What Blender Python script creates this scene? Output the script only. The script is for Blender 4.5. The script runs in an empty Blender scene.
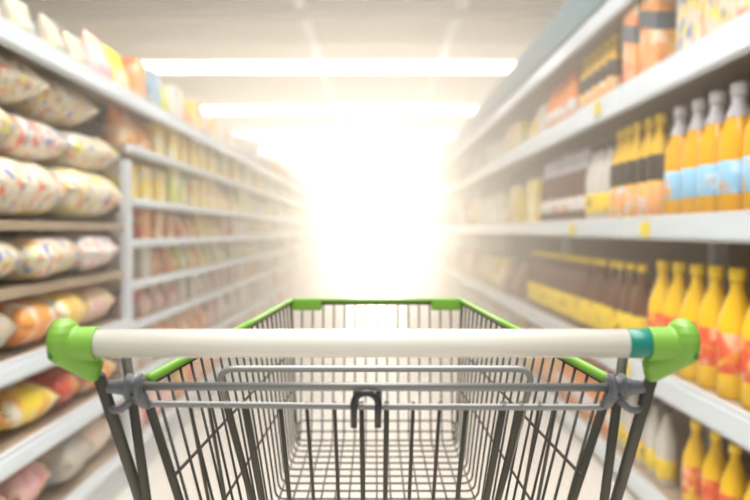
import bpy, bmesh, math, random
from mathutils import Vector, Matrix, noise
random.seed(7)
PI = math.pi
S = bpy.context.scene
C = S.collection

# ------------------------------------------------------------------ camera, world, lights, exposure
F = 650.0                                   # focal length in pixels of the 750 px wide frame
CAMZ, HOR = 1.15, 230.0                     # eye height, horizon row
cam_d = bpy.data.cameras.new('camera')
cam_d.sensor_width = 36.0
cam_d.lens = 36.0 * F / 750.0
cam_d.clip_start = 0.05
cam_d.dof.use_dof = True
cam_d.dof.focus_distance = 0.80
cam_d.dof.aperture_fstop = 2.8
cam = bpy.data.objects.new('camera', cam_d)
C.objects.link(cam)
cam.location = (0, 0, CAMZ)
PITCH = math.atan((250.0 - HOR) / F)
cam.rotation_euler = (PI / 2 - PITCH, 0, 0)
S.camera = cam

w = bpy.data.worlds.new('world'); S.world = w; w.use_nodes = True
w.node_tree.nodes['Background'].inputs[0].default_value = (0.90, 0.96, 1.0, 1)
w.node_tree.nodes['Background'].inputs[1].default_value = 0.50

def area(name, loc, rot, sx, sy, power, col):
    d = bpy.data.lights.new(name, 'AREA'); d.shape = 'RECTANGLE'; d.size = sx; d.size_y = sy
    d.energy = power; d.color = col
    o = bpy.data.objects.new(name, d); C.objects.link(o); o.location = loc; o.rotation_euler = rot
    return o
# daylight coming in through the glazed far end of the store, and the ceiling lamps over the aisle
sun_d = bpy.data.lights.new('sun', 'SUN'); sun_d.energy = 3.0; sun_d.color = (1.0, 0.80, 0.55); sun_d.angle = math.radians(5)
sun = bpy.data.objects.new('sun', sun_d); C.objects.link(sun); sun.location = (0, 34, 6)
sun.rotation_euler = (-PI / 2 + math.radians(1.4), 0, 0)
area('ceiling_light_area', (0, 1.0, 4.55), (0, 0, 0), 2.4, 6.0, 380, (1.0, 0.985, 0.96))

S.view_settings.view_transform = 'Standard'
S.view_settings.look = 'None'
S.view_settings.gamma = 1.0
S.view_settings.use_curve_mapping = False
S.view_settings.exposure = 0.35
HAZE_DENSITY = 0.21
S.cycles.volume_bounces = 1
S.cycles.max_bounces = 6

# ------------------------------------------------------------------ helpers
def P(px, py, Y):
    """photo position at distance Y in front of the eye -> point in the room"""
    return Vector(((px - 375.0) / F * Y, Y, CAMZ - (py - HOR) / F * Y))

def sc(r, g, b):
    f = lambda c: (c / 255.0 / 12.92) if c / 255.0 <= 0.04045 else ((c / 255.0 + 0.055) / 1.055) ** 2.4
    return (f(r), f(g), f(b), 1.0)

def mat(name, col, rough=0.5, metal=0.0, var=0.05, scale=12.0, bump=0.0, coat=0.0, emit=0.0):
    m = bpy.data.materials.new(name); m.use_nodes = True
    nt = m.node_tree; b = nt.nodes['Principled BSDF']
    b.inputs['Roughness'].default_value = rough
    b.inputs['Metallic'].default_value = metal
    if coat: b.inputs['Coat Weight'].default_value = coat
    tc = nt.nodes.new('ShaderNodeTexCoord')
    nz = nt.nodes.new('ShaderNodeTexNoise'); nz.inputs['Scale'].default_value = scale
    nt.links.new(tc.outputs['Object'], nz.inputs['Vector'])
    mx = nt.nodes.new('ShaderNodeMix'); mx.data_type = 'RGBA'
    mx.inputs[6].default_value = tuple(max(0, c * (1 - var)) for c in col[:3]) + (1,)
    mx.inputs[7].default_value = tuple(min(1, c * (1 + var)) for c in col[:3]) + (1,)
    nt.links.new(nz.outputs['Fac'], mx.inputs[0])
    nt.links.new(mx.outputs[2], b.inputs['Base Color'])
    if bump:
        bp = nt.nodes.new('ShaderNodeBump'); bp.inputs['Strength'].default_value = bump
        bp.inputs['Distance'].default_value = 0.001
        n2 = nt.nodes.new('ShaderNodeTexNoise'); n2.inputs['Scale'].default_value = 400
        nt.links.new(tc.outputs['Object'], n2.inputs['Vector'])
        nt.links.new(n2.outputs['Fac'], bp.inputs['Height']); nt.links.new(bp.outputs['Normal'], b.inputs['Normal'])
    if emit:
        b.inputs['Emission Color'].default_value = col; b.inputs['Emission Strength'].default_value = emit
    return m

def print_mat(name, base, blobs, scale=7.0, rough=0.35, size=0.42):
    """plastic packaging printed with soft patches of colour; every pack shows another piece of the print"""
    m = bpy.data.materials.new(name); m.use_nodes = True
    nt = m.node_tree; b = nt.nodes['Principled BSDF']; b.inputs['Roughness'].default_value = rough
    tc = nt.nodes.new('ShaderNodeTexCoord'); oi = nt.nodes.new('ShaderNodeObjectInfo')
    sc_ = nt.nodes.new('ShaderNodeMath'); sc_.operation = 'MULTIPLY'; sc_.inputs[1].default_value = 37.0
    nt.links.new(oi.outputs['Random'], sc_.inputs[0])
    last = None
    for i, col in enumerate(blobs):
        off = nt.nodes.new('ShaderNodeVectorMath'); off.operation = 'ADD'
        k = nt.nodes.new('ShaderNodeMath'); k.operation = 'ADD'; k.inputs[1].default_value = i * 5.3
        nt.links.new(sc_.outputs[0], k.inputs[0])
        cx = nt.nodes.new('ShaderNodeCombineXYZ')
        for q in range(3): nt.links.new(k.outputs[0], cx.inputs[q])
        nt.links.new(tc.outputs['Object'], off.inputs[0]); nt.links.new(cx.outputs[0], off.inputs[1])
        nz = nt.nodes.new('ShaderNodeTexNoise'); nz.inputs['Scale'].default_value = scale * (0.8 + 0.25 * i)
        nz.inputs['Detail'].default_value = 0.6
        nt.links.new(off.outputs[0], nz.inputs['Vector'])
        rp = nt.nodes.new('ShaderNodeMapRange')
        rp.inputs['From Min'].default_value = 1 - size - 0.02; rp.inputs['From Max'].default_value = 1 - size + 0.15
        nt.links.new(nz.outputs['Fac'], rp.inputs['Value'])
        mx = nt.nodes.new('ShaderNodeMix'); mx.data_type = 'RGBA'
        nt.links.new(rp.outputs[0], mx.inputs[0])
        if last is None: mx.inputs[6].default_value = base
        else: nt.links.new(last, mx.inputs[6])
        mx.inputs[7].default_value = col
        last = mx.outputs[2]
    nt.links.new(last, b.inputs['Base Color'])
    return m

def obj(name, bm, m, parent=None, smooth=False, loc=None):
    me = bpy.data.meshes.new(name); bmesh.ops.recalc_face_normals(bm, faces=bm.faces[:]); bm.to_mesh(me); bm.free()
    for q in (m if isinstance(m, (list, tuple)) else [m]): me.materials.append(q)
    if smooth: me.polygons.foreach_set('use_smooth', [True] * len(me.polygons))
    o = bpy.data.objects.new(name, me); C.objects.link(o)
    if parent: o.parent = parent
    if loc is not None: o.location = loc
    return o

def thing(name, label, cat, loc=(0, 0, 0), rotz=0, group=None):
    o = bpy.data.objects.new(name, None); C.objects.link(o); o.empty_display_size = 0.05
    o.location = loc; o.rotation_euler = (0, 0, rotz); o['label'] = label; o['category'] = cat
    if group: o['group'] = group
    return o

def tag(o, label, cat, group=None, kind=None):
    o['label'] = label; o['category'] = cat
    if group: o['group'] = group
    if kind: o['kind'] = kind
    return o

def struct(name, bm, m):
    o = obj(name, bm, m); o['kind'] = 'structure'; return o

def box(bm, x0, x1, y0, y1, z0, z1, mi=0):
    vs = [bm.verts.new((x, y, z)) for x in (x0, x1) for y in (y0, y1) for z in (z0, z1)]
    for f in ((0, 1, 3, 2), (4, 6, 7, 5), (0, 4, 5, 1), (2, 3, 7, 6), (0, 2, 6, 4), (1, 5, 7, 3)):
        bm.faces.new([vs[i] for i in f]).material_index = mi
    return vs

def bbox(bm, x0, x1, y0, y1, z0, z1, bev=0.004, seg=2):
    t = bmesh.new(); box(t, x0, x1, y0, y1, z0, z1)
    bmesh.ops.bevel(t, geom=t.edges[:], offset=bev, segments=seg, profile=0.6, affect='EDGES')
    me = bpy.data.meshes.new('t'); t.to_mesh(me); t.free(); bm.from_mesh(me); bpy.data.meshes.remove(me)

def fillet(pts, r, n=5, closed=False):
    pts = [Vector(p) for p in pts]; out = []
    N = len(pts)
    for i, p in enumerate(pts):
        if not closed and i in (0, N - 1): out.append(p); continue
        a, b = pts[i - 1], pts[(i + 1) % N]
        d1, d2 = (a - p), (b - p)
        k = min(r, d1.length * 0.49, d2.length * 0.49)
        q1, q2 = p + d1.normalized() * k, p + d2.normalized() * k
        for j in range(n + 1):
            t = j / n
            out.append(q1 * (1 - t) ** 2 + p * 2 * t * (1 - t) + q2 * t * t)
    return out

def tube(bm, pts, r, seg=8, closed=False, flat=1.0, up=None):
    """sweep a round (or, with flat, oval) section along a line of points"""
    pts = [Vector(p) for p in pts]; N = len(pts)
    tang = []
    for i in range(N):
        if closed: t = pts[(i + 1) % N] - pts[i - 1]
        else: t = pts[min(i + 1, N - 1)] - pts[max(i - 1, 0)]
        tang.append(t.normalized())
    ref = Vector(up) if up else (Vector((0, 0, 1)) if abs(tang[0].z) < 0.9 else Vector((1, 0, 0)))
    n = (ref - tang[0] * ref.dot(tang[0])).normalized()
    rings = []
    for i in range(N):
        n = (n - tang[i] * n.dot(tang[i])).normalized(); b = tang[i].cross(n)
        rr = r[i] if isinstance(r, (list, tuple)) else r
        rings.append([bm.verts.new(pts[i] + n * math.cos(a) * rr + b * math.sin(a) * rr * flat)
                      for a in (2 * PI * k / seg for k in range(seg))])
    M = N if closed else N - 1
    for i in range(M):
        A, B = rings[i], rings[(i + 1) % N]
        for k in range(seg):
            bm.faces.new((A[k], A[(k + 1) % seg], B[(k + 1) % seg], B[k]))
    if not closed:
        bm.faces.new(rings[0][::-1]); bm.faces.new(rings[-1])

def lathe(bm, prof, seg=20, axis='z', o=(0, 0, 0), mi=0, cap=True):
    """prof: (radius, height) list revolved about an axis through o"""
    o = Vector(o); rings = []
    for r, h in prof:
        ring = []
        for k in range(seg):
            a = 2 * PI * k / seg
            c, s = math.cos(a) * r, math.sin(a) * r
            v = {'z': (c, s, h), 'x': (h, c, s), 'y': (c, h, s)}[axis]
            ring.append(bm.verts.new(o + Vector(v)))
        rings.append(ring)
    for A, B in zip(rings, rings[1:]):
        for k in range(seg):
            bm.faces.new((A[k], A[(k + 1) % seg], B[(k + 1) % seg], B[k])).material_index = mi
    if cap:
        bm.faces.new(rings[0][::-1]).material_index = mi; bm.faces.new(rings[-1]).material_index = mi

ORD = ['first', 'second', 'third', 'fourth', 'fifth', 'sixth', 'seventh', 'eighth', 'ninth', 'tenth', 'eleventh', 'twelfth',
       'thirteenth', 'fourteenth', 'fifteenth', 'sixteenth', 'seventeenth', 'eighteenth', 'nineteenth', 'twentieth',
       'twenty-first', 'twenty-second', 'twenty-third', 'twenty-fourth', 'twenty-fifth', 'twenty-sixth', 'twenty-seventh',
       'twenty-eighth', 'twenty-ninth', 'thirtieth'] + ['thirty-' + q for q in ('first', 'second', 'third', 'fourth', 'fifth', 'sixth', 'seventh', 'eighth', 'ninth')]

# ------------------------------------------------------------------ materials
m_floor = mat('polished floor', sc(214, 206, 194), 0.22, var=0.04, scale=3)
m_ceil = mat('ceiling sheet', sc(224, 215, 198), 0.8, var=0.04, scale=1.5)
m_beam = mat('white beam', sc(244, 242, 236), 0.5)
m_dbeam = mat('grey duct', sc(120, 126, 132), 0.5)
m_wall = mat('store wall', sc(225, 218, 205), 0.8)
m_shelf = mat('white enamel shelf', sc(206, 210, 213), 0.35, var=0.03)
m_under = mat('shelf board', sc(168, 150, 126), 0.6, var=0.05)
m_back = mat('gondola back panel', sc(112, 92, 78), 0.7, var=0.08)
m_strip = mat('price strip', sc(216, 226, 232), 0.25, var=0.03)
m_tag = mat('yellow price tag', sc(240, 214, 60), 0.5)
m_header = mat('slate blue header', sc(96, 128, 140), 0.5)
m_lamp = mat('lamp diffuser', (1, 0.97, 0.92, 1), 0.5, var=0, emit=9)

m_chrome = mat('galvanised wire', sc(62, 59, 52), 0.5, 0.3, var=0.08, scale=60, bump=0.15)
m_darkwire = mat('dark steel bar', sc(76, 73, 64), 0.5, 0.4, var=0.1, scale=50, bump=0.2)
m_rail = mat('zinc plated rail', sc(136, 136, 134), 0.45, 0.4, var=0.05, scale=60)
m_white = mat('white plastic tube', sc(212, 208, 198), 0.22, var=0.01, coat=0.4)
m_teal = mat('teal sleeve', sc(0, 116, 102), 0.35)
m_green = mat('green plastic', sc(112, 160, 54), 0.42, var=0.04, scale=30)
m_grey = mat('grey plastic clamp', sc(98, 100, 104), 0.45, var=0.04)
m_black = mat('black plastic hook', sc(36, 38, 38), 0.28, var=0.05)
m_rubber = mat('caster rubber', sc(50, 50, 52), 0.6)
m_emblem = mat('dark emblem', sc(60, 110, 40), 0.5)

# ------------------------------------------------------------------ the setting
bm = bmesh.new(); box(bm, -9, 9, -3, 30, -0.1, 0); struct('floor', bm, m_floor)
bm = bmesh.new()
box(bm, -9, 9, -3, 30, 4.75, 4.85)
for i in range(110):                                   # ribs of the profiled ceiling sheet
    y = -2.9 + i * 0.3
    box(bm, -9, 9, y, y + 0.09, 4.715, 4.75)
struct('ceiling', bm, m_ceil)
bm = bmesh.new(); box(bm, -9.1, -9, -3, 30, 0, 4.85); struct('wall_left', bm, m_wall)
bm = bmesh.new(); box(bm, 9, 9.1, -3, 30, 0, 4.85); struct('wall_right', bm, m_wall)
bm = bmesh.new()
box(bm, -9.1, -3.4, 30, 30.1, 0, 4.85); box(bm, 3.4, 9.1, 30, 30.1, 0, 4.85); box(bm, -3.4, 3.4, 30, 30.1, 4.2, 4.85)
struct('wall_far', bm, m_wall)
# glazed shop front full of daylight
m_day = bpy.data.materials.new('daylit glass'); m_day.use_nodes = True
nt = m_day.node_tree; nt.nodes.remove(nt.nodes['Principled BSDF'])
tr = nt.nodes.new('ShaderNodeBsdfTransparent'); gl = nt.nodes.new('ShaderNodeBsdfGlossy'); gl.inputs['Roughness'].default_value = 0.05
em = nt.nodes.new('ShaderNodeMixShader'); em.inputs[0].default_value = 0.06
nt.links.new(tr.outputs[0], em.inputs[1]); nt.links.new(gl.outputs[0], em.inputs[2])
nt.links.new(em.outputs[0], nt.nodes['Material Output'].inputs[0])
bm = bmesh.new(); box(bm, -3.4, 3.4, 30.02, 30.06, 0, 4.2)
wd = struct('window_1', bm, m_day)
bm = bmesh.new()
for x in (-3.36, -1.7, 0, 1.7, 3.36): box(bm, x - 0.04, x + 0.04, 29.96, 30.02, 0, 4.2)
for z in (0.04, 2.3, 4.16): box(bm, -3.4, 3.4, 29.96, 30.02, z - 0.04, z + 0.04)
obj('window_frame', bm, m_shelf, wd)
# trims: lengthwise ceiling purlins and a grey duct
for i, x in enumerate((-5.6, -1.15, 1.35, 5.6)):
    bm = bmesh.new(); box(bm, x - 0.07, x + 0.07, -3, 30, 4.58, 4.715); struct('trim_%d' % (i + 1), bm, m_beam)
bm = bmesh.new(); box(bm, -6.5, 6.5, 10.2, 10.5, 4.52, 4.715); struct('trim_5', bm, m_dbeam)

# ceiling lamp rows crossing the aisle
def lamp_row(y, label):
    t = thing('ceiling_light', label, 'ceiling light', (0, y, 4.58), group='rows of ceiling lights')
    b1 = bmesh.new(); bbox(b1, -5.0, 5.0, -0.11, 0.11, -0.03, 0.0, 0.008); obj('housing', b1, m_beam, t)
    b2 = bmesh.new(); bbox(b2, -4.95, 4.95, -0.09, 0.09, -0.20, -0.03, 0.04); obj('diffuser', b2, m_lamp, t)
    for s in (-3, 0, 3):
        b3 = bmesh.new(); box(b3, s - 0.02, s + 0.02, -0.02, 0.02, 0, 0.14); obj('bracket', b3, m_beam, t)
for y, l in ((13.4, 'long white tube light across the ceiling, the first in sight'),
             (18.2, 'long white tube light across the ceiling, second in line towards the glow'),
             (23.0, 'long white tube light across the ceiling, third in line towards the glow'),
             (27.6, 'long white tube light across the ceiling, last before the bright far end')):
    lamp_row(y, l)

# scattering volume added to make the overexposed sunlight bloom down the aisle
m_haze = bpy.data.materials.new('haze'); m_haze.use_nodes = True
nt = m_haze.node_tree; nt.nodes.remove(nt.nodes['Principled BSDF'])
vs = nt.nodes.new('ShaderNodeVolumeScatter')
vs.inputs['Color'].default_value = (1, 0.96, 0.88, 1); vs.inputs['Density'].default_value = HAZE_DENSITY
vs.inputs['Anisotropy'].default_value = 0.74
nt.links.new(vs.outputs[0], nt.nodes['Material Output'].inputs['Volume'])
bm = bmesh.new(); box(bm, -2.6, 2.6, 1.7, 15, 0.02, 2.65)
tag(obj('haze', bm, m_haze), 'warm haze added for the sunlight bloom towards the bright aisle end', 'haze', kind='stuff')

# ------------------------------------------------------------------ gondola shelving
W = 1.10
BAYS = [(0.6, 2.9), (2.9, 5.2), (5.2, 7.5), (7.5, 9.8), (9.8, 12.1), (12.1, 14.4)]
RL = [0.12, 0.60, 1.20, 1.79, 2.22]                 # shelf tops, bottle side
LL1 = [0.18, 0.48, 0.75, 0.97, 1.18, 1.77]          # bag side, nearest bay
LL2 = [0.18, 0.48, 0.72, 0.91, 1.10, 1.29, 1.53, 1.77]
DEPTH = 0.46
def bay(side, y0, y1, levels, lips, label, header=False):
    s = 1 if side == 'R' else -1
    g = 'bays of shelving on the bottle side' if s > 0 else 'bays of shelving on the bag side'
    t = thing('shelving_bay', label, 'shelving', (s * W, y0, 0), 0, g)
    L = y1 - y0; X = lambda a, b: (min(s * a, s * b), max(s * a, s * b))
    top = levels[-1] + (0.04 if s > 0 else 0.02)
    bm = bmesh.new(); box(bm, *X(DEPTH, DEPTH + 0.03), 0.002, L - 0.002, 0, top); obj('back_panel', bm, m_back, t)
    bm = bmesh.new(); bbox(bm, *X(0.02, DEPTH), 0.002, L - 0.002, 0, levels[0] - 0.03, 0.004); obj('plinth', bm, m_shelf, t)
    for yy in (0.0, L - 0.03):
        bm = bmesh.new(); bbox(bm, *X(DEPTH - 0.06, DEPTH), yy + 0.002, yy + 0.028, levels[0] - 0.03, top, 0.003)
        obj('upright', bm, m_shelf, t)
    for z, lip in zip(levels, lips):
        bm = bmesh.new(); box(bm, *X(0.012, DEPTH - 0.002), 0.004, L - 0.004, z - 0.03, z)
        sh = obj('shelf', bm, m_under, t)
        if lip:
            bm = bmesh.new(); bbox(bm, *X(-0.004, 0.012), 0.004, L - 0.004, z - lip, z + 0.008, 0.004)
            st = obj('price_strip', bm, m_shelf, sh)
            bm = bmesh.new(); box(bm, *X(-0.009, -0.004), 0.01, L - 0.01, z - lip + 0.012, z - 0.012)
            obj('clear_strip', bm, m_strip, sh)
    if header:
        bm = bmesh.new(); bbox(bm, *X(0.0, 0.03), 0.004, L - 0.004, top, top + 0.2, 0.004); obj('header_board', bm, m_header, t)
        for yy in (0.05, L - 0.08):
            bm = bmesh.new(); box(bm, *X(0.03, 0.042), yy, yy + 0.03, top - 0.035, top + 0.15); obj('header_arm', bm, m_shelf, t)
    return t
BN = ['nearest bay', 'second bay', 'third bay', 'fourth bay', 'fifth bay', 'farthest bay']
for i, (a, b) in enumerate(BAYS):
    bay('R', a, b, RL, [0.08, 0.10, 0.09, 0.115, 0.09],
        'white metal shelving on the bottle side of the aisle, ' + BN[i] + ' from the trolley', header=(i >= 1))
    bay('L', a, b, LL1 if i == 0 else LL2, [0.05, 0.07, 0.065, 0.0, 0.0, 0.07] if i == 0 else [0.045, 0.05, 0.035, 0.035, 0.035, 0.035, 0.035, 0.07],
        'white metal shelving on the bag side of the aisle, ' + BN[i] + ' from the trolley')
# the white post between the two nearest bays of the bag side
bm = bmesh.new(); bbox(bm, -W - 0.03, -W + 0.012, 2.88, 2.92, 0, 1.46, 0.004)
tag(obj('post', bm, m_shelf), 'narrow white post between the two nearest bays of bags', 'post')

# ------------------------------------------------------------------ products: one prototype of each kind
def bottle_parts(h, r, neck=0.36, seg=18):
    body = [(r * 0.86, 0.0), (r, 0.012), (r, h * 0.52), (r * 0.93, h * 0.60), (r * 0.62, h * 0.74), (r * neck, h * 0.84), (r * neck, h * 0.91)]
    cap = [(r * neck * 1.25, h * 0.905), (r * neck * 1.25, h * 0.99), (r * neck * 1.1, h)]
    label = [(r * 1.012, h * 0.12), (r * 1.015, h * 0.13), (r * 1.015, h * 0.42), (r * 1.012, h * 0.43)]
    return body, cap, label

def bottle_proto(name, h, r, mats, lab=(0.12, 0.43), neckfoil=None, lab2=None):
    """mats: liquid, cap, label, (neck), (second label). Returns maker(parts?)"""
    body, cap, label = bottle_parts(h, r)
    meshes = []
    bm = bmesh.new(); lathe(bm, body, 18); meshes.append(('bottle_body', bm, mats[0]))
    bm = bmesh.new(); lathe(bm, cap, 14); meshes.append(('cap', bm, mats[1]))
    bm = bmesh.new(); lathe(bm, [(r * 1.0, h * lab[0] - .002), (r * 1.02, h * lab[0]), (r * 1.02, h * lab[1]), (r * 1.0, h * lab[1] + .002)], 18)
    meshes.append(('paper_label', bm, mats[2]))
    if neckfoil:
        bm = bmesh.new(); lathe(bm, [(r * 0.66, h * 0.735), (r * 0.68, h * 0.74), (r * 0.39, h * 0.845), (r * .39, h * 0.905)], 16)
        meshes.append(('neck_label', bm, neckfoil))
    if lab2:
        bm = bmesh.new(); lathe(bm, [(r * 1.0, h * 0.04 - .002), (r * 1.025, h * 0.04), (r * 1.025, h * lab[0] * 0.92), (r * 1.0, h * lab[0] * .93)], 18)
        meshes.append(('lower_label', bm, lab2))
    root = thing(name, 'x', 'bottle')
    for n, b_, m_ in meshes: obj(n, b_, m_, root, smooth=True)
    return root

def dup(root, loc, rotz=0, scale=(1, 1, 1), label='', group=None, rot=None, name=None):
    r = root.copy(); C.objects.link(r); r.location = loc
    r.rotation_euler = rot if rot else (0, 0, rotz); r.scale = scale
    r['label'] = label
    if group: r['group'] = group
    for ch in list(root.children):
        c = ch.copy(); C.objects.link(c); c.parent = r
    return r
PROTO = []
def one_mesh(name, bm, mats, cat, smooth=True):
    o = obj(name, bm, mats, smooth=smooth); o['label'] = 'x'; o['category'] = cat; PROTO.append(o); return o

m_juice = mat('amber juice', sc(238, 176, 20), 0.18, var=0.10, scale=9)
m_yjuice = mat('yellow juice', sc(250, 200, 20), 0.2, var=0.08, scale=9)
m_brown = mat('dark brown drink', sc(96, 54, 36), 0.2, var=0.15, scale=9)
m_orange = mat('orange drink', sc(240, 140, 40), 0.22, var=0.1, scale=9)
m_capw = mat('white cap', sc(228, 226, 232), 0.4)
m_capy = mat('yellow cap', sc(250, 214, 20), 0.35)
m_capr = mat('red cap', sc(214, 70, 40), 0.4)
m_capo = mat('amber cap', sc(222, 150, 30), 0.4)
m_labblue = print_mat('blue label', sc(150, 205, 236), [sc(240, 170, 60), sc(226, 240, 248)], 22, 0.5, 0.42)
m_labred = print_mat('red label', sc(232, 92, 50), [sc(240, 190, 150), sc(246, 200, 60)], 24, 0.5, 0.42)
m_labblack = mat('black label', sc(50, 44, 44), 0.5, var=0.3, scale=60)
m_labpeach = print_mat('peach label', sc(238, 170, 110), [sc(200, 220, 235), sc(246, 190, 40)], 26, 0.5, 0.46)
m_labyel = print_mat('yellow label', sc(246, 212, 30), [sc(90, 60, 50), sc(250, 230, 120)], 26, 0.5, 0.36)
m_labwhite = print_mat('white label', sc(232, 228, 226), [sc(200, 110, 90), sc(240, 200, 120)], 26, 0.5, 0.4)
m_neckblue = mat('pale blue neck band', sc(120, 176, 222), 0.4)

m_neckpale = mat('pale neck wrap', sc(216, 214, 222), 0.4)
b_blue = bottle_proto('juice_bottle', 0.425, 0.058, [m_juice, m_capw, m_labblue], (0.16, 0.40), neckfoil=m_neckpale)
b_red = bottle_proto('juice_bottle', 0.425, 0.058, [m_yjuice, m_capy, m_labred], (0.20, 0.50))
b_black = bottle_proto('sauce_bottle', 0.43, 0.05, [m_yjuice, m_capy, m_labblack], (0.36, 0.60), lab2=m_labpeach)
b_brown = bottle_proto('cola_bottle', 0.40, 0.048, [m_brown, m_capw, m_labwhite], (0.16, 0.34), neckfoil=m_neckpale)
b_byel = bottle_proto('cola_bottle', 0.40, 0.048, [m_brown, m_capy, m_labyel], (0.10, 0.42))
b_orange = bottle_proto('orange_drink_bottle', 0.38, 0.05, [m_orange, m_capr, m_labwhite], (0.2, 0.42))
b_pale = bottle_proto('water_bottle', 0.40, 0.05, [mat('pale bottle', sc(214, 210, 200), 0.25), m_labblack, m_labyel], (0.1, 0.34))
for b in (b_blue, b_red, b_black, b_brown, b_byel, b_orange, b_pale): PROTO.append(b)

def pillow(lx, ly, lz, seams=True, seed=0, res=12):
    """filled pillow bag lying flat, base at z=0, with crimped ends and creases"""
    bm = bmesh.new(); bmesh.ops.create_grid(bm, x_segments=res, y_segments=res, size=1.0)
    top = bm.verts[:]
    geo = bmesh.ops.duplicate(bm, geom=bm.faces[:]); bot = [v for v in geo['geom'] if isinstance(v, bmesh.types.BMVert)]
    for vs, sgn in ((top, 1), (bot, -1)):
        for v in vs:
            u, q = v.co.x, v.co.y
            e = max(0.0, (1 - abs(u) ** 3.2)) ** 0.5 * max(0.0, (1 - abs(q) ** 4.0)) ** 0.5
            n = noise.noise(Vector((u * 2.2 + seed, q * 2.2, sgn * 1.3))) * 0.16 * e
            pinch = 1 - 0.05 * (1 - e) * (abs(u) < .98)
            v.co = Vector((u * lx / 2 * pinch, q * ly / 2 * (1 + 0.03 * math.sin(u * 9)), lz / 2 + sgn * (e + n) * lz / 2 * (0.92 if sgn > 0 else 0.98)))
    bmesh.ops.remove_doubles(bm, verts=bm.verts[:], dist=0.002)
    zmin = min(v.co.z for v in bm.verts)
    for v in bm.verts: v.co.z = max(0.0, v.co.z - zmin)
    return bm

def pouch(wd, dp, h, seed=0, res=10):
    """standing bag: wide filled bottom, flat crimped top; width along y, front towards x"""
    bm = bmesh.new()
    rings = []
    for k in range(res + 1):
        t = k / res
        d = dp / 2 * (1 - t ** 2.2) ** 0.7 * (0.78 + 0.35 * math.sin(PI * min(1, t * 1.3 + 0.12))) + 0.003
        wv = wd / 2 * (1 - 0.06 * math.sin(PI * t) + 0.02 * math.sin(9 * t + seed))
        ring = []
        for j in range(18):
            a = 2 * PI * j / 18
            ca, sa = math.cos(a), math.sin(a)
            x = d * math.copysign(abs(ca) ** 0.8, ca); y = wv * math.copysign(abs(sa) ** 0.55, sa)
            n = 0.05 * d * noise.noise(Vector((x * 20 + seed, y * 20, t * 4)))
            ring.append(bm.verts.new((x + n * 3, y, h * t)))
        rings.append(ring)
    for A, B in zip(rings, rings[1:]):
        for k in range(18): bm.faces.new((A[k], A[(k + 1) % 18], B[(k + 1) % 18], B[k]))
    bm.faces.new(rings[0][::-1]); bm.faces.new(rings[-1])
    return bm

def carton(wd, dp, h):
    bm = bmesh.new(); bbox(bm, -dp / 2, dp / 2, -wd / 2, wd / 2, 0, h, 0.006); return bm

CREAM = sc(222, 212, 190)
pm = {
 'cream': print_mat('cream print', sc(224, 214, 190), [sc(236, 232, 224), sc(214, 120, 90), sc(228, 196, 120), sc(90, 120, 190), sc(226, 220, 60)], 15, 0.35, 0.41),
 'white': print_mat('white print', sc(232, 228, 222), [sc(214, 70, 74), sc(240, 226, 190), sc(120, 140, 190), sc(236, 150, 120), sc(236, 236, 236)], 15, 0.3, 0.41),
 'redorange': print_mat('red and orange print', sc(226, 214, 194), [sc(214, 84, 74), sc(244, 116, 34), sc(240, 236, 230), sc(226, 222, 50), sc(120, 150, 110)], 15, 0.3, 0.41),
 'yellowdot': print_mat('yellow spotted print', sc(220, 212, 186), [sc(222, 222, 40), sc(230, 180, 150), sc(110, 130, 180), sc(226, 110, 70), sc(238, 236, 230)], 15, 0.35, 0.41),
 'green': print_mat('green print', sc(196, 206, 90), [sc(226, 226, 60), sc(236, 232, 214), sc(180, 190, 110)], 9, 0.35, 0.45),
 'yellow': print_mat('yellow print', sc(246, 212, 90), [sc(250, 222, 60), sc(240, 176, 90), sc(244, 236, 214)], 10, 0.35, 0.46),
 'orange': print_mat('orange print', sc(240, 160, 80), [sc(246, 196, 60), sc(232, 110, 60), sc(244, 226, 200)], 9, 0.35, 0.45),
 'pink': print_mat('pink print', sc(236, 190, 190), [sc(240, 220, 214), sc(222, 110, 110), sc(236, 220, 160)], 8, 0.4, 0.42),
 'pale': print_mat('pale print', sc(232, 226, 214), [sc(236, 204, 180), sc(240, 232, 180), sc(200, 210, 216)], 9, 0.4, 0.42),
 'buff': print_mat('buff print', sc(190, 182, 166), [sc(206, 176, 160), sc(206, 202, 160), sc(170, 184, 190)], 9, 0.5, 0.42),
 'blue': print_mat('blue print', sc(150, 190, 216), [sc(226, 232, 236), sc(110, 150, 200), sc(240, 220, 120)], 9, 0.4, 0.42),
 'red': print_mat('red print', sc(204, 62, 46), [sc(232, 110, 60), sc(240, 190, 80), sc(150, 40, 40)], 8, 0.3, 0.42),
 'slate': print_mat('slate print', sc(90, 116, 128), [sc(150, 170, 176), sc(226, 214, 110), sc(70, 90, 100)], 9, 0.45, 0.40),
 'brown': print_mat('brown print', sc(130, 84, 62), [sc(200, 130, 90), sc(226, 200, 170), sc(90, 54, 44)], 9, 0.4, 0.42),
}
WORDS = {'cream': 'cream', 'white': 'white and red', 'redorange': 'cream bag printed red and orange', 'yellowdot': 'yellow-spotted', 'green': 'yellow-green',
         'yellow': 'yellow', 'orange': 'orange', 'pink': 'pink', 'pale': 'pale', 'buff': 'buff', 'blue': 'light blue', 'red': 'red', 'slate': 'slate blue', 'brown': 'brown'}
_cache = {}
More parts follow.
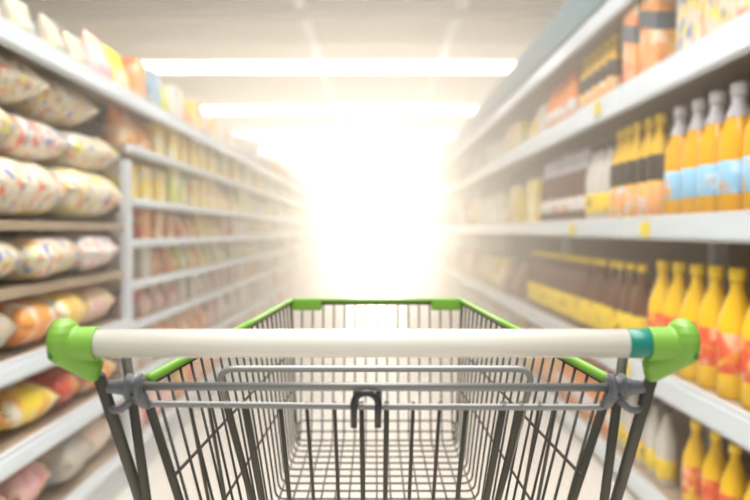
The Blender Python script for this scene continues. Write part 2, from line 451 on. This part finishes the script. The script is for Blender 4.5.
def product(kind, col):
    k = (kind, col)
    if k not in _cache:
        n = len(_cache)
        if kind == 'bag': o = one_mesh('food_bag', pillow(0.36, 0.50, 0.20, seed=n), pm[col], 'bag')
        elif kind == 'crisps': o = one_mesh('crisp_bag', pillow(0.30, 0.36, 0.13, seed=n), pm[col], 'bag')
        elif kind == 'pouch': o = one_mesh('food_pouch', pouch(0.19, 0.12, 0.20, seed=n), pm[col], 'pouch')
        elif kind == 'carton': o = one_mesh('carton', carton(0.16, 0.12, 0.20), pm[col], 'carton', smooth=False)
        _cache[k] = o
    return _cache[k]

# the packet with a dark slanted band on the third bottle-side shelf
m_band = mat('slate band', sc(74, 88, 100), 0.4)
def banded_pack():
    root = thing('drinks_pack', 'x', 'pack')
    obj('carton_body', carton(0.17, 0.13, 0.33), pm['orange'], root)
    bm = bmesh.new(); v = []
    for (y, z) in ((-0.0865, 0.16), (0.0865, 0.22), (0.0865, 0.29), (-0.0865, 0.23)): v.append((y, z))
    A = [bm.verts.new((-0.068, y, z)) for y, z in v]; B = [bm.verts.new((0.068, y, z)) for y, z in v]
    for k in range(4): bm.faces.new((A[k], A[(k + 1) % 4], B[(k + 1) % 4], B[k]))
    bm.faces.new(A[::-1]); bm.faces.new(B)
    obj('slanted_band', bm, m_band, root)
    PROTO.append(root); return root
p_band = banded_pack()

LEV_R = {0.12: 'bottle-side bottom shelf', 0.60: 'bottle-side second shelf', 1.20: 'bottle-side eye-level shelf', 1.79: 'bottle-side fourth shelf', 2.22: 'bottle-side top shelf'}
RUN = {}
def row_of(proto, noun, level, side, y0, y1, step, sc_=1.0, back=0.085, jit=0.005, far=False, grp=None):
    s = 1 if side == 'R' else -1
    y, k = y0, 0
    sn = 'on the bottle side' if s > 0 else 'on the bag side'
    lv = LEV_R.get(level) if s > 0 else LEV_L[level]
    while y <= y1 + 1e-6:
        r_ = 0.058 if proto.type == 'EMPTY' else 0.08
        if (W + back - r_) / (y + r_ * 0.5) > 0.577 and y < 2.4: y += step; continue   # stands before the picture's edge
        RUN[(noun, lv)] = RUN.get((noun, lv), 0) + 1
        lab = '%s, %s from the near end, %s' % (noun, ORD[RUN[(noun, lv)] - 1], lv)
        dup(proto, (s * (W + back + random.uniform(-jit, jit)), y + random.uniform(-jit, jit), level + 0.001),
            random.uniform(-0.3, 0.3) if proto.type == 'EMPTY' and proto is not p_band else random.uniform(-0.06, 0.06), (sc_,) * 3, lab, '%s row on the %s' % (noun, lv))
        y += step; k += 1
LEV_L = {0.18: 'bag-side bottom shelf', 0.48: 'bag-side second shelf', 0.75: 'bag-side third shelf', 0.72: 'bag-side third shelf', 0.97: 'bag-side fourth shelf',
         0.91: 'bag-side fourth shelf', 1.18: 'bag-side fifth shelf', 1.10: 'bag-side fifth shelf', 1.29: 'bag-side sixth shelf', 1.53: 'bag-side seventh shelf', 1.77: 'bag-side top shelf'}

# --- bottle side
row_of(b_blue, 'amber juice bottle with blue label', 1.20, 'R', 1.58, 2.56, 0.135)
row_of(b_black, 'yellow sauce bottle with black label', 1.20, 'R', 2.70, 3.16, 0.112)
row_of(b_pale, 'pale bottle with dark cap', 1.20, 'R', 3.28, 3.52, 0.115)
row_of(b_brown, 'brown cola bottle with white cap', 1.20, 'R', 3.66, 4.60, 0.135)
row_of(b_red, 'yellow juice bottle with red label', 0.60, 'R', 1.58, 2.72, 0.135)
row_of(b_byel, 'brown cola bottle with yellow cap', 0.60, 'R', 2.86, 4.90, 0.122)
row_of(b_red, 'yellow juice bottle with red label', 0.12, 'R', 1.58, 2.45, 0.132, 0.78)
row_of(b_pale, 'pale bottle with dark cap', 0.12, 'R', 2.60, 3.1, 0.12, 0.8)
row_of(b_orange, 'orange drink bottle with red cap', 0.12, 'R', 3.2, 4.1, 0.12, 0.85)
row_of(b_orange, 'orange drink bottle with red cap', 1.79, 'R', 3.86, 4.40, 0.12, 0.8)
row_of(p_band, 'yellow drinks pack with slanted dark band', 1.79, 'R', 2.70, 3.06, 0.19)
row_of(b_black, 'yellow sauce bottle with black label', 1.79, 'R', 3.24, 3.72, 0.112, 0.76)
row_of(product('pouch', 'yellow'), 'yellow snack pouch', 1.79, 'R', 1.60, 1.81, 0.20, 1.4, back=0.125)
row_of(product('carton', 'cream'), 'cream drinks carton', 1.79, 'R', 1.98, 2.50, 0.215, 1.3, back=0.125)
row_of(product('carton', 'slate'), 'slate blue carton', 2.22, 'R', 3.0, 4.9, 0.212, 1.25, back=0.125)
FARR = {1.20: ['orange', 'pale', 'yellow', 'brown', 'yellow'], 0.60: ['yellow', 'orange', 'brown', 'yellow', 'pale'], 0.12: ['orange', 'pale', 'yellow', 'orange'],
        1.79: ['brown', 'pale', 'yellow', 'orange'], 2.22: ['slate', 'slate', 'pale', 'yellow']}
START = {1.20: 4.78, 0.60: 5.06, 0.12: 4.28, 1.79: 4.58, 2.22: 5.1}
def mixed(level, side, cols, y, tall, back, near_step, far_step, far_from, rnd):
    while y < 14.0:
        c = rnd.choice(cols); kd = rnd.choice(['carton', 'pouch'])
        n = rnd.choice([1, 2, 2, 3])
        for _ in range(n):
            if y > 14.1: break
            if any(abs(y - b[1]) < 0.15 for b in BAYS): y = [b[1] for b in BAYS if abs(y - b[1]) < 0.15][0] + 0.16
            row_of(product(kd, c), '%s %s' % (WORDS[c], kd), level, side, y, y, 1.0, tall * rnd.uniform(0.86, 1.05), back=back, far=(y > far_from))
            y += max(near_step if y < far_from else far_step, 0.212 * tall)
for lv, cols in FARR.items():
    mixed(lv, 'R', cols, START[lv], 1.5 if lv < 1.7 else 1.3, 0.135, 0.26, 0.33, 7.0, random.Random(int(lv * 100)))

# --- bag side, nearest bay: heaps of large bags
def place_bag(kind, col, y, z, back, rot, scale, label):
    p = product(kind, col)
    dup(p, (-(W + back), y, z), 0, scale, label, 'bags heaped in the nearest bay of the bag side', rot=rot)
DESC = {'cream': 'cream food bag', 'white': 'white food bag with red print', 'redorange': 'cream bag with red and orange print',
        'yellowdot': 'cream bag with yellow and blue spots', 'red': 'red snack bag', 'orange': 'orange snack bag', 'yellow': 'yellow snack bag', 'pink': 'pink snack bag', 'buff': 'buff snack bag', 'pale': 'pale snack bag', 'green': 'yellow-green snack bag'}
def heap(level, z, cols, y0, step, kind, scale, where, back=0.17, tilt=0.06):
    half = (0.5 if kind == 'bag' else 0.36) * scale[1] / 2
    out = [k for k in range(len(cols)) if y0 + k * step + half < 1.91]      # stand before the picture's edge
    for k, c in enumerate(cols[len(out):]):
        place_bag(kind, c, y0 + (k + len(out)) * step + random.uniform(-.02, .02), z + 0.010, back + random.uniform(-.02, .02),
                  (random.uniform(-tilt, tilt) * .5, random.uniform(-tilt, tilt) * .4, random.uniform(-.12, .12)), scale,
                  '%s, %s in the %s' % (DESC[c], ORD[k], where))
heap(1.18, 1.18, ['redorange', 'yellowdot', 'cream'], 1.62, 0.47, 'bag', (1, 0.97, 1.0), 'lower layer on the fifth shelf', tilt=0.03)
heap(1.18, 1.375, ['redorange', 'cream', 'white', 'yellowdot'], 1.45, 0.40, 'bag', (0.9, 0.77, 0.80), 'middle layer on the fifth shelf', back=.18, tilt=0.06)
heap(1.18, 1.545, ['white', 'redorange', 'cream'], 1.66, 0.42, 'bag', (0.9, 0.81, 0.82), 'upper layer on the fifth shelf', back=.19, tilt=0.12)
heap(0.97, 0.97, ['redorange', 'cream', 'yellowdot', 'white'], 1.52, 0.37, 'bag', (1, 0.72, 0.80), 'row on the fourth shelf')
heap(0.75, 0.75, ['pale', 'buff', 'orange', 'yellow', 'pink'], 1.62, 0.265, 'crisps', (1, 0.72, 1.3), 'row on the third shelf')
heap(0.48, 0.48, ['red', 'orange', 'yellow', 'red', 'orange'], 1.62, 0.265, 'crisps', (1, 0.72, 1.15), 'row on the second shelf')
heap(0.18, 0.18, ['buff', 'pink', 'pink', 'buff', 'pale'], 1.62, 0.265, 'crisps', (1, 0.72, 1.5), 'row on the bottom shelf')
# top shelf of the bag side
row_of(product('pouch', 'buff'), 'buff pouch', 1.77, 'L', 1.58, 2.62, 0.20, 0.72, back=0.09)
TOP = [('pouch', 'pink'), ('pouch', 'green'), ('carton', 'orange'), ('carton', 'blue'), ('pouch', 'green'), ('carton', 'pale'), ('pouch', 'orange'), ('carton', 'yellow'), ('pouch', 'pink')]
y = 2.78
for k, (kd, c) in enumerate(TOP):
    row_of(product(kd, c), '%s %s' % (WORDS[c], kd), 1.77, 'L', y, y, 1.0, back=0.10)
    y += 0.205
FARL = {1.77: ['pale', 'yellow', 'orange', 'buff'], 1.53: ['green', 'yellow', 'yellow', 'orange'], 1.29: ['green', 'yellow', 'pale', 'yellow'],
        1.10: ['pale', 'yellow', 'orange', 'pale'], 0.91: ['green', 'pale', 'yellow', 'orange'], 0.72: ['orange', 'yellow', 'pale', 'pink'],
        0.48: ['pink', 'pale', 'orange', 'pale'], 0.18: ['pale', 'pink', 'pale', 'orange']}
for lv, cols in FARL.items():
    hs = {1.53: 0.98, 1.29: 1.0, 1.10: 0.72, 0.91: 0.72, 0.72: 0.72, 0.48: 0.9, 0.18: 1.2, 1.77: 1.0}[lv]
    mixed(lv, 'L', cols, 3.07 if lv != 1.77 else 4.68, hs, 0.10, 0.215, 0.31, 6.0, random.Random(int(lv * 100) + 3))
# yellow price tags
tags = [('R', 1.20, 2.62), ('R', 1.20, 3.6), ('R', 1.79, 3.2), ('R', 0.60, 2.8)]
for k, (sd, lv, y) in enumerate(tags):
    s = 1 if sd == 'R' else -1
    bm = bmesh.new(); x0 = s * (W - 0.012)
    bbox(bm, min(x0, x0 - s * .003), max(x0, x0 - s * .003), -0.045, 0.045, -0.03, 0.03, 0.001)
    lvn = (LEV_R if s > 0 else LEV_L)[lv]
    o = obj('price_tag', bm, m_tag, loc=(0, y, lv - 0.047))
    tag(o, 'yellow price tag on the edge of the %s, %s' % (lvn, 'beside the pale bottles' if y > 3 else 'beside the nearest bottles'), 'price tag', 'yellow price tags')

def wipe(o):
    for ch in list(o.children): wipe(ch)
    bpy.data.objects.remove(o)
for p in PROTO: wipe(p)

# ------------------------------------------------------------------ the shopping trolley
cart = thing('shopping_cart', 'empty wire shopping trolley with white handle bar and green end grips', 'shopping cart', (0, 0.6, 0))
def cobj(name, bm, m, parent=None, smooth=True):
    """parts are written in room coordinates; shift them under the trolley's own origin"""
    for v in bm.verts: v.co.y -= 0.6
    return obj(name, bm, m, parent or cart, smooth)
XC = 0.003                                           # the trolley stands a touch off the camera's axis
HY = 0.60
hz = P(0, 343.8, HY).z
# handle
bm = bmesh.new(); x0, x1 = P(92, 0, HY).x, P(627, 0, HY).x
lathe(bm, [(0.0133, x0), (0.0133, x1)], 40, 'x', (0, HY, hz)); hb = cobj('handle_bar', bm, m_white)
bm = bmesh.new(); lathe(bm, [(0.0128, x1), (0.01345, x1 + .0005), (0.01345, x1 + 0.027), (0.0128, x1 + .0275)], 40, 'x', (0, HY, hz)); cobj('teal_sleeve', bm, m_teal, hb)

def hull_into(bm, pts):
    t = bmesh.new(); vs = [t.verts.new(p) for p in pts]
    r = bmesh.ops.convex_hull(t, input=vs)
    bmesh.ops.delete(t, geom=[g for g in r['geom_interior'] if isinstance(g, bmesh.types.BMVert)], context='VERTS')
    me = bpy.data.meshes.new('t'); t.to_mesh(me); t.free(); bm.from_mesh(me); bpy.data.meshes.remove(me)
def sph(c, rx, ry, rz, n=14):
    return [Vector((c[0] + rx * math.cos(b) * math.cos(a), c[1] + ry * math.cos(b) * math.sin(a), c[2] + rz * math.sin(b)))
            for a in (2 * PI * i / n for i in range(n)) for b in (PI * (j / 8 - .5) for j in range(9))]
u = HY / F                                            # metres per photo pixel at the handle
def grip(s, xs):
    """s=-1/+1; xs: photo columns of outer edge, sleeve inner end"""
    outer, inner = [P(q, 0, HY).x for q in xs]
    bm = bmesh.new()
    cx = outer - s * 16.5 * u
    # rounded head running down into the nose that holds the upright
    head = sph((cx, HY, hz + 4 * u), 16 * u, 21 * u, 22 * u) + sph((cx, HY + .002, hz - 10 * u), 16.5 * u, 19 * u, 13 * u)
    nose = sph((inner + s * 10 * u, HY + 0.010, hz - 34.5 * u), 7.5 * u, 10 * u, 7 * u) + sph((inner + s * 5.5 * u, HY + 0.008, hz - 22 * u), 6 * u, 11 * u, 8 * u)
    hull_into(bm, head)
    lower = sph((cx, HY + .002, hz - 12 * u), 15.5 * u, 17 * u, 11 * u)
    hull_into(bm, lower + nose)
    tmp = obj('t', bm, m_green)
    b2 = bmesh.new(); lathe(b2, [(16.5 * u, 0), (17 * u, 1.5 * u), (16.6 * u, 3 * u), (16.6 * u, 40 * u)] if s < 0 else [(16.6 * u, -40 * u), (16.6 * u, -3 * u), (17 * u, -1.5 * u), (16.5 * u, 0)], 36, 'x', (0, 0, 0))
    for v in b2.verts:
        v.co = Vector((inner - v.co.x, HY + v.co.y, hz + v.co.z))
    t2 = obj('t2', b2, m_green)
    # fuse the pieces into one moulded body
    me = tmp.data; bmj = bmesh.new(); bmj.from_mesh(me); bmj.from_mesh(t2.data); bmj.to_mesh(me); bmj.free()
    bpy.data.objects.remove(t2)
    md = tmp.modifiers.new('r', 'REMESH'); md.mode = 'VOXEL'; md.voxel_size = 0.0011
    ms = tmp.modifiers.new('s', 'SMOOTH'); ms.factor = 0.5; ms.iterations = 5
    dg = bpy.context.evaluated_depsgraph_get(); ev = tmp.evaluated_get(dg)
    bmf = bmesh.new(); bmf.from_mesh(ev.to_mesh()); ev.to_mesh_clear(); bpy.data.objects.remove(tmp)
    g = cobj('end_grip', bmf, m_green)
    bm = bmesh.new(); lathe(bm, [(0.0035, 0), (0.0035, 0.0009), (0.002, 0.0012)], 16, 'y', (0, 0, 0))
    for v in bm.verts: v.co = Vector((outer - s * 10 * u + v.co.x * .7, HY - 0.0148 - v.co.y*.5, hz - 10 * u + v.co.z))
    cobj('moulded_mark', bm, m_emblem, g)
grip(-1, (46.5, 96.5)); grip(1, (700, 648.5))

# basket geometry
ZR = 1.000; ZB = 0.722
YN, YF = 0.650, 1.35
hw = lambda Y: 0.2705 - 0.0695 * Y                    # half width of the rim
BW = 0.160                                            # half width at the floor
def yfr(z): return YF - 0.04 * (ZR - z) / (ZR - ZB)   # the front panel leans
def side_x(Y, z): 
    t = (ZR - z) / (ZR - ZB); return hw(Y) * (1 - t) + BW * t
rw = 0.0017
n_side = 21
for s in (-1, 1):
    bm = bmesh.new()
    for k in range(n_side):
        Y = YN + (1.335 - YN) * k / (n_side - 1)
        Yb = YN + 0.02 + (1.31 - YN - 0.02) * k / (n_side - 1)
        pts = fillet([(XC + s * side_x(Y, ZR), Y, ZR), (XC + s * side_x(Yb, ZB), Yb, ZB), (XC + s * (BW - 0.028), Yb, ZB)], 0.024, 5)
        tube(bm, pts, rw, 6)
    for z, r in ((0.902, 0.0019), (0.825, 0.0017)):
        tube(bm, [(XC + s * (side_x(YN, z) + 0.0035), YN, z), (XC + s * (side_x(yfr(z), z) + 0.0035), yfr(z), z)], r, 6)
    tube(bm, [(XC + s * (side_x(YN, ZR)), YN, ZR - 0.002), (XC + s * side_x(YF, ZR), YF, ZR - 0.002)], 0.0026, 8)
    cobj('basket_side', bm, m_chrome)
# front panel
bm = bmesh.new()
nf = 17; sp = 2 * hw(YF) / (nf - 1)
for k in range(nf):
    x = XC - hw(YF) + sp * k
    if abs(x - XC) > BW - 0.005:
        sx = math.copysign(1, x - XC)
        tube(bm, [(x, YF, ZR), (XC + sx * min(BW + .004, abs(x - XC)), yfr(0.76), 0.758)], rw * 1.1, 6)
    else:
        tube(bm, fillet([(x, YF, ZR), (x, 1.308, ZB + 0.0035), (x, 1.27, ZB + 0.0035)], 0.018, 5), rw * 1.0, 6)
for z in (0.762, 0.741):
    Y = yfr(z) - 0.004; 
    tube(bm, fillet([(XC - BW, Y - .003, ZB), (XC - BW, Y, z), (XC + BW, Y, z), (XC + BW, Y - .003, ZB)], 0.012, 5), 0.0016, 6)
tube(bm, [(XC - hw(YF), YF, ZR - 0.003), (XC + hw(YF), YF, ZR - 0.003)], 0.0028, 8)
cobj('basket_front', bm, m_chrome)
# floor grid
bm = bmesh.new()
for k in range(n_side):
    Yb = YN + 0.02 + (1.31 - YN - 0.02) * k / (n_side - 1)
    tube(bm, [(XC - BW + 0.027, Yb, ZB), (XC + BW - 0.027, Yb, ZB)], rw * .95, 6)
for k in range(nf):
    x = XC - hw(YF) + sp * k
    if abs(x - XC) <= BW - 0.005: tube(bm, [(x, YN + .03, ZB + 0.0035), (x, 1.28, ZB + 0.0035)], rw * .95, 6)
cobj('basket_floor', bm, m_chrome)
# green rim: two side strips, the front strip, two corner clips
for s in (-1, 1):
    bm = bmesh.new()
    y0 = YN - 0.012
    tube(bm, [(XC + s * hw(y0), y0, ZR + 0.0035), (XC + s * hw(YF), YF, ZR + 0.0035)], 0.0052, 14)
    cobj('rim_strip', bm, m_green)
bm = bmesh.new(); tube(bm, [(XC - hw(YF), YF, ZR + 0.003), (XC + hw(YF), YF, ZR + 0.003)], 0.0042, 12); cobj('rim_strip', bm, m_green)
for s in (-1, 1):
    xa, xb = XC + s * (hw(YF) - 0.0625), XC + s * (hw(YF) + 0.004)
    bm = bmesh.new(); bbox(bm, min(xa, xb), max(xa, xb), YF - 0.010, YF + 0.008, ZR - 0.0165, ZR + 0.0085, 0.003, 3)
    cobj('corner_clip', bm, m_green)

# rails across the near end
UY, LY = 0.622, 0.632
zu0, zu1 = P(0, 387, UY).z, P(0, 388.5, UY).z
bm = bmesh.new(); tube(bm, [(P(106, 0, UY).x, UY, zu0), (P(648, 0, UY).x, UY, zu1)], 0.0042, 16); cobj('upper_rail', bm, m_rail)
zl = P(0, 406.5, LY).z
bm = bmesh.new()
pts = fillet([P(134, 402, LY), P(142, 405, LY), P(375, 408, LY), P(604, 408.5, LY), P(614, 404, LY)], 0.01, 4)
tube(bm, pts, 0.0033, 14); lr = cobj('lower_rail', bm, m_rail)
# rear gate: upright wires welded to the lower rail, leaning forward
for px in (188, 207, 279, 306, 334, 361.5, 386.5, 413.5, 440.5, 467.5, 541, 558):
    bm = bmesh.new(); a = P(px, 404, LY + 0.005); zb = 0.735; Yb = a.y + (a.z - zb) * 0.55
    f = 1.0
    thick = px in (361.5, 386.5, 279, 467.5)
    tube(bm, [a, Vector((a.x * f, Yb, zb))], 0.0026 if thick else 0.0020, 8); cobj('gate_bar', bm, m_darkwire)
bm = bmesh.new()
for px in (188, 207, 225, 243.5, 361.5, 386.5, 505, 523, 541):
    c = P(px, 407, LY - 0.0042); lathe(bm, [(0.0022, 0), (0.0017, -0.0012), (0.0005, -0.0017)], 10, 'y', c)
cobj('weld_spot', bm, m_rail, lr)
bm = bmesh.new(); tube(bm, [(-0.165, .765, 0.735), (0.168, .765, 0.735)], 0.003, 10); cobj('gate_crossbar', bm, m_darkwire)
# seat frame: a wide hoop behind the rails, its legs running down inside the basket
SY = 0.70
bm = bmesh.new()
L0, R0 = P(216.5, 0, SY).x, P(534.5, 0, SY).x
zt = P(0, 369.5, SY).z
tube(bm, fillet([P(252, 510, 0.84), P(226, 410, 0.715), (L0, SY, zt), (R0, SY, zt), P(525, 410, 0.715), P(498, 510, 0.84)], 0.020, 6), 0.0037, 12)
cobj('seat_hoop', bm, m_rail)
for a, b in (((225, 404, LY + .012), (251, 505, .78)), ((243.5, 404, LY + .006), (261, 505, .72)), ((523, 404, LY + .012), (499, 505, .78)), ((505, 404, LY + .006), (487, 505, .72))):
    bm = bmesh.new(); A, B = P(*a), P(*b); B2 = A + (B - A) * 1.9
    tube(bm, [A, B2], 0.0042, 10, flat=0.6, up=(1, 0, 0)); cobj('seat_brace', bm, m_darkwire)

# uprights and corner bars
def bar(name, a, b, r, ext=1.0, flat=0.7, m=m_darkwire, seg=12):
    bm = bmesh.new(); A, B = P(*a), P(*b); B = A + (B - A) * ext
    tube(bm, [A, B], r, seg, flat=flat, up=(1, 0, 0)); return cobj(name, bm, m)
post = []
for s, a, b in ((-1, (97, 376, .612), (136.5, 500, .70)), (1, (654, 376, .612), (620, 500, .70))):
    A, B = P(*a), P(*b)
    d = (B - A); k1 = (A.z - 0.30) / (A.z - B.z)
    low = A + d * k1; low.x = s * 0.262
    bm = bmesh.new()
    tube(bm, fillet([A, B, low, (s * 0.262, low.y + 0.04, 0.17)], 0.05, 6), 0.0062, 14, flat=0.75, up=(1, 0, 0)); cobj('upright', bm, m_darkwire)
bar('corner_bar', (124, 352, .640), (143.5, 500, .675), 0.0052, 1.9)
bar('corner_bar', (625, 352, .640), (607.5, 500, .675), 0.0052, 1.9)
bar('corner_bar', (148, 408, .648), (176, 500, .70), 0.0050, 2.2)
bar('corner_bar', (605, 408, .648), (576, 500, .70), 0.0050, 2.2)

# clamps joining the rails to the uprights
for s, xc in ((-1, 133), (1, 618)):
    c = P(xc, 388, UY)
    bm = bmesh.new()
    o = -s
    pr = [(0.0085, 0.0), (0.0110, 0.0015), (0.0118, 0.0045), (0.0112, 0.0070), (0.0082, 0.0080), (0.0082, 0.0100), (0.0108, 0.0112), (0.0112, 0.0150), (0.0095, 0.0175), (0.0062, 0.0180)]
    pr = [(r, (h - 0.009)) for r, h in pr]
    lathe(bm, pr, 22, 'x', c)
    # tapering bush towards the upright
    pb = [(0.0058, 0.0), (0.0060, 0.001), (0.0080, 0.016), (0.0082, 0.018)]
    if s < 0: lathe(bm, [(r, -0.026 + h) for r, h in pb], 18, 'x', c)
    else: lathe(bm, [(r, 0.026 - h) for r, h in pb], 18, 'x', c)
    # web down to the lower rail
    d = P(xc + 9 * o * -1 * -1, 404, LY)
    tube(bm, [c + Vector((o * .002, -.004, -.004)), c + Vector((o * .008, -.001, -.012)), P(xc + o * 10, 405, LY - .002), P(xc + o * 16, 406, LY - .001)], [0.0068, 0.0062, 0.0052, 0.0042], 12)
    cl = cobj('rail_clamp', bm, m_grey)
    bm = bmesh.new()
    for dx in (-0.0075, 0.0035):
        lathe(bm, [(0.0118, dx), (0.0131, dx + .001), (0.0131, dx + .003), (0.0118, dx + .004)], 22, 'x', c)
    cobj('clamp_ring', bm, m_grey, cl)
    bm = bmesh.new()
    tube(bm, fillet([c + Vector((o * .0, .000, -.008)), P(xc - o * 12, 411, UY - .004), P(xc - o * 22, 412, UY + .004), P(xc - o * 26, 405, UY + .012)], 0.008, 5), 0.0034, 10)
    cobj('clamp_arm', bm, m_grey, cl)

# black hook hung on the middle of the rails
bm = bmesh.new(); HK = 0.612
pts = [P(353.6, 429, HK), P(353.6, 406, HK)]
for k in range(9):
    a = PI - PI * k / 8
    pts.append(P(366 + 12.4 * math.cos(a), 405 - 11 * math.sin(a), HK))
pts += [P(378.4, 408, HK), P(378.2, 429, HK)]
rr = [0.0031] + [0.0034] * (len(pts) - 2) + [0.0031]
tube(bm, pts, rr, 14); hk = cobj('bag_hook', bm, m_black)
bm = bmesh.new()
for px in (356, 379):
    a = P(px, 390, UY + .002); b = P(px, 407, LY)
    tube(bm, [a, b], 0.0030, 8)
cobj('hook_bracket', bm, m_grey, hk)

# chassis and casters below the picture
bm = bmesh.new()
for s in (-1, 1):
    tube(bm, fillet([(s * .262, 1.06, 0.17), (s * .25, 1.12, 0.15), (s * .20, 1.50, 0.15)], 0.05, 4), 0.011, 12)
    tube(bm, [(s * .262, 1.06, 0.17), (s * .262, 0.72, 0.15)], 0.011, 12)
tube(bm, [(-.262, .74, .15), (.262, .74, .15)], 0.010, 12); tube(bm, [(-.205, 1.48, .15), (.205, 1.48, .15)], 0.010, 12)
tube(bm, [(-.24, 1.22, .15), (.24, 1.22, .15)], 0.010, 12)
cobj('chassis', bm, m_darkwire)
for (x, y) in ((-.262, .74), (.262, .74), (-.205, 1.48), (.205, 1.48)):
    bm = bmesh.new()
    for dx in (-.016, .013): box(bm, x + dx, x + dx + .003, y - .015, y + .015, 0.05, 0.125)
    box(bm, x - .016, x + .016, y - .015, y + .015, 0.122, 0.128); tube(bm, [(x, y, .125), (x, y, .148)], .008, 10)
    fk = cobj('caster', bm, m_chrome)
    bm = bmesh.new(); lathe(bm, [(0.05, -.010), (0.056, -.006), (0.056, .006), (0.05, .010)], 24, 'x', (x, y, 0.0565)); cobj('wheel', bm, m_rubber, fk)
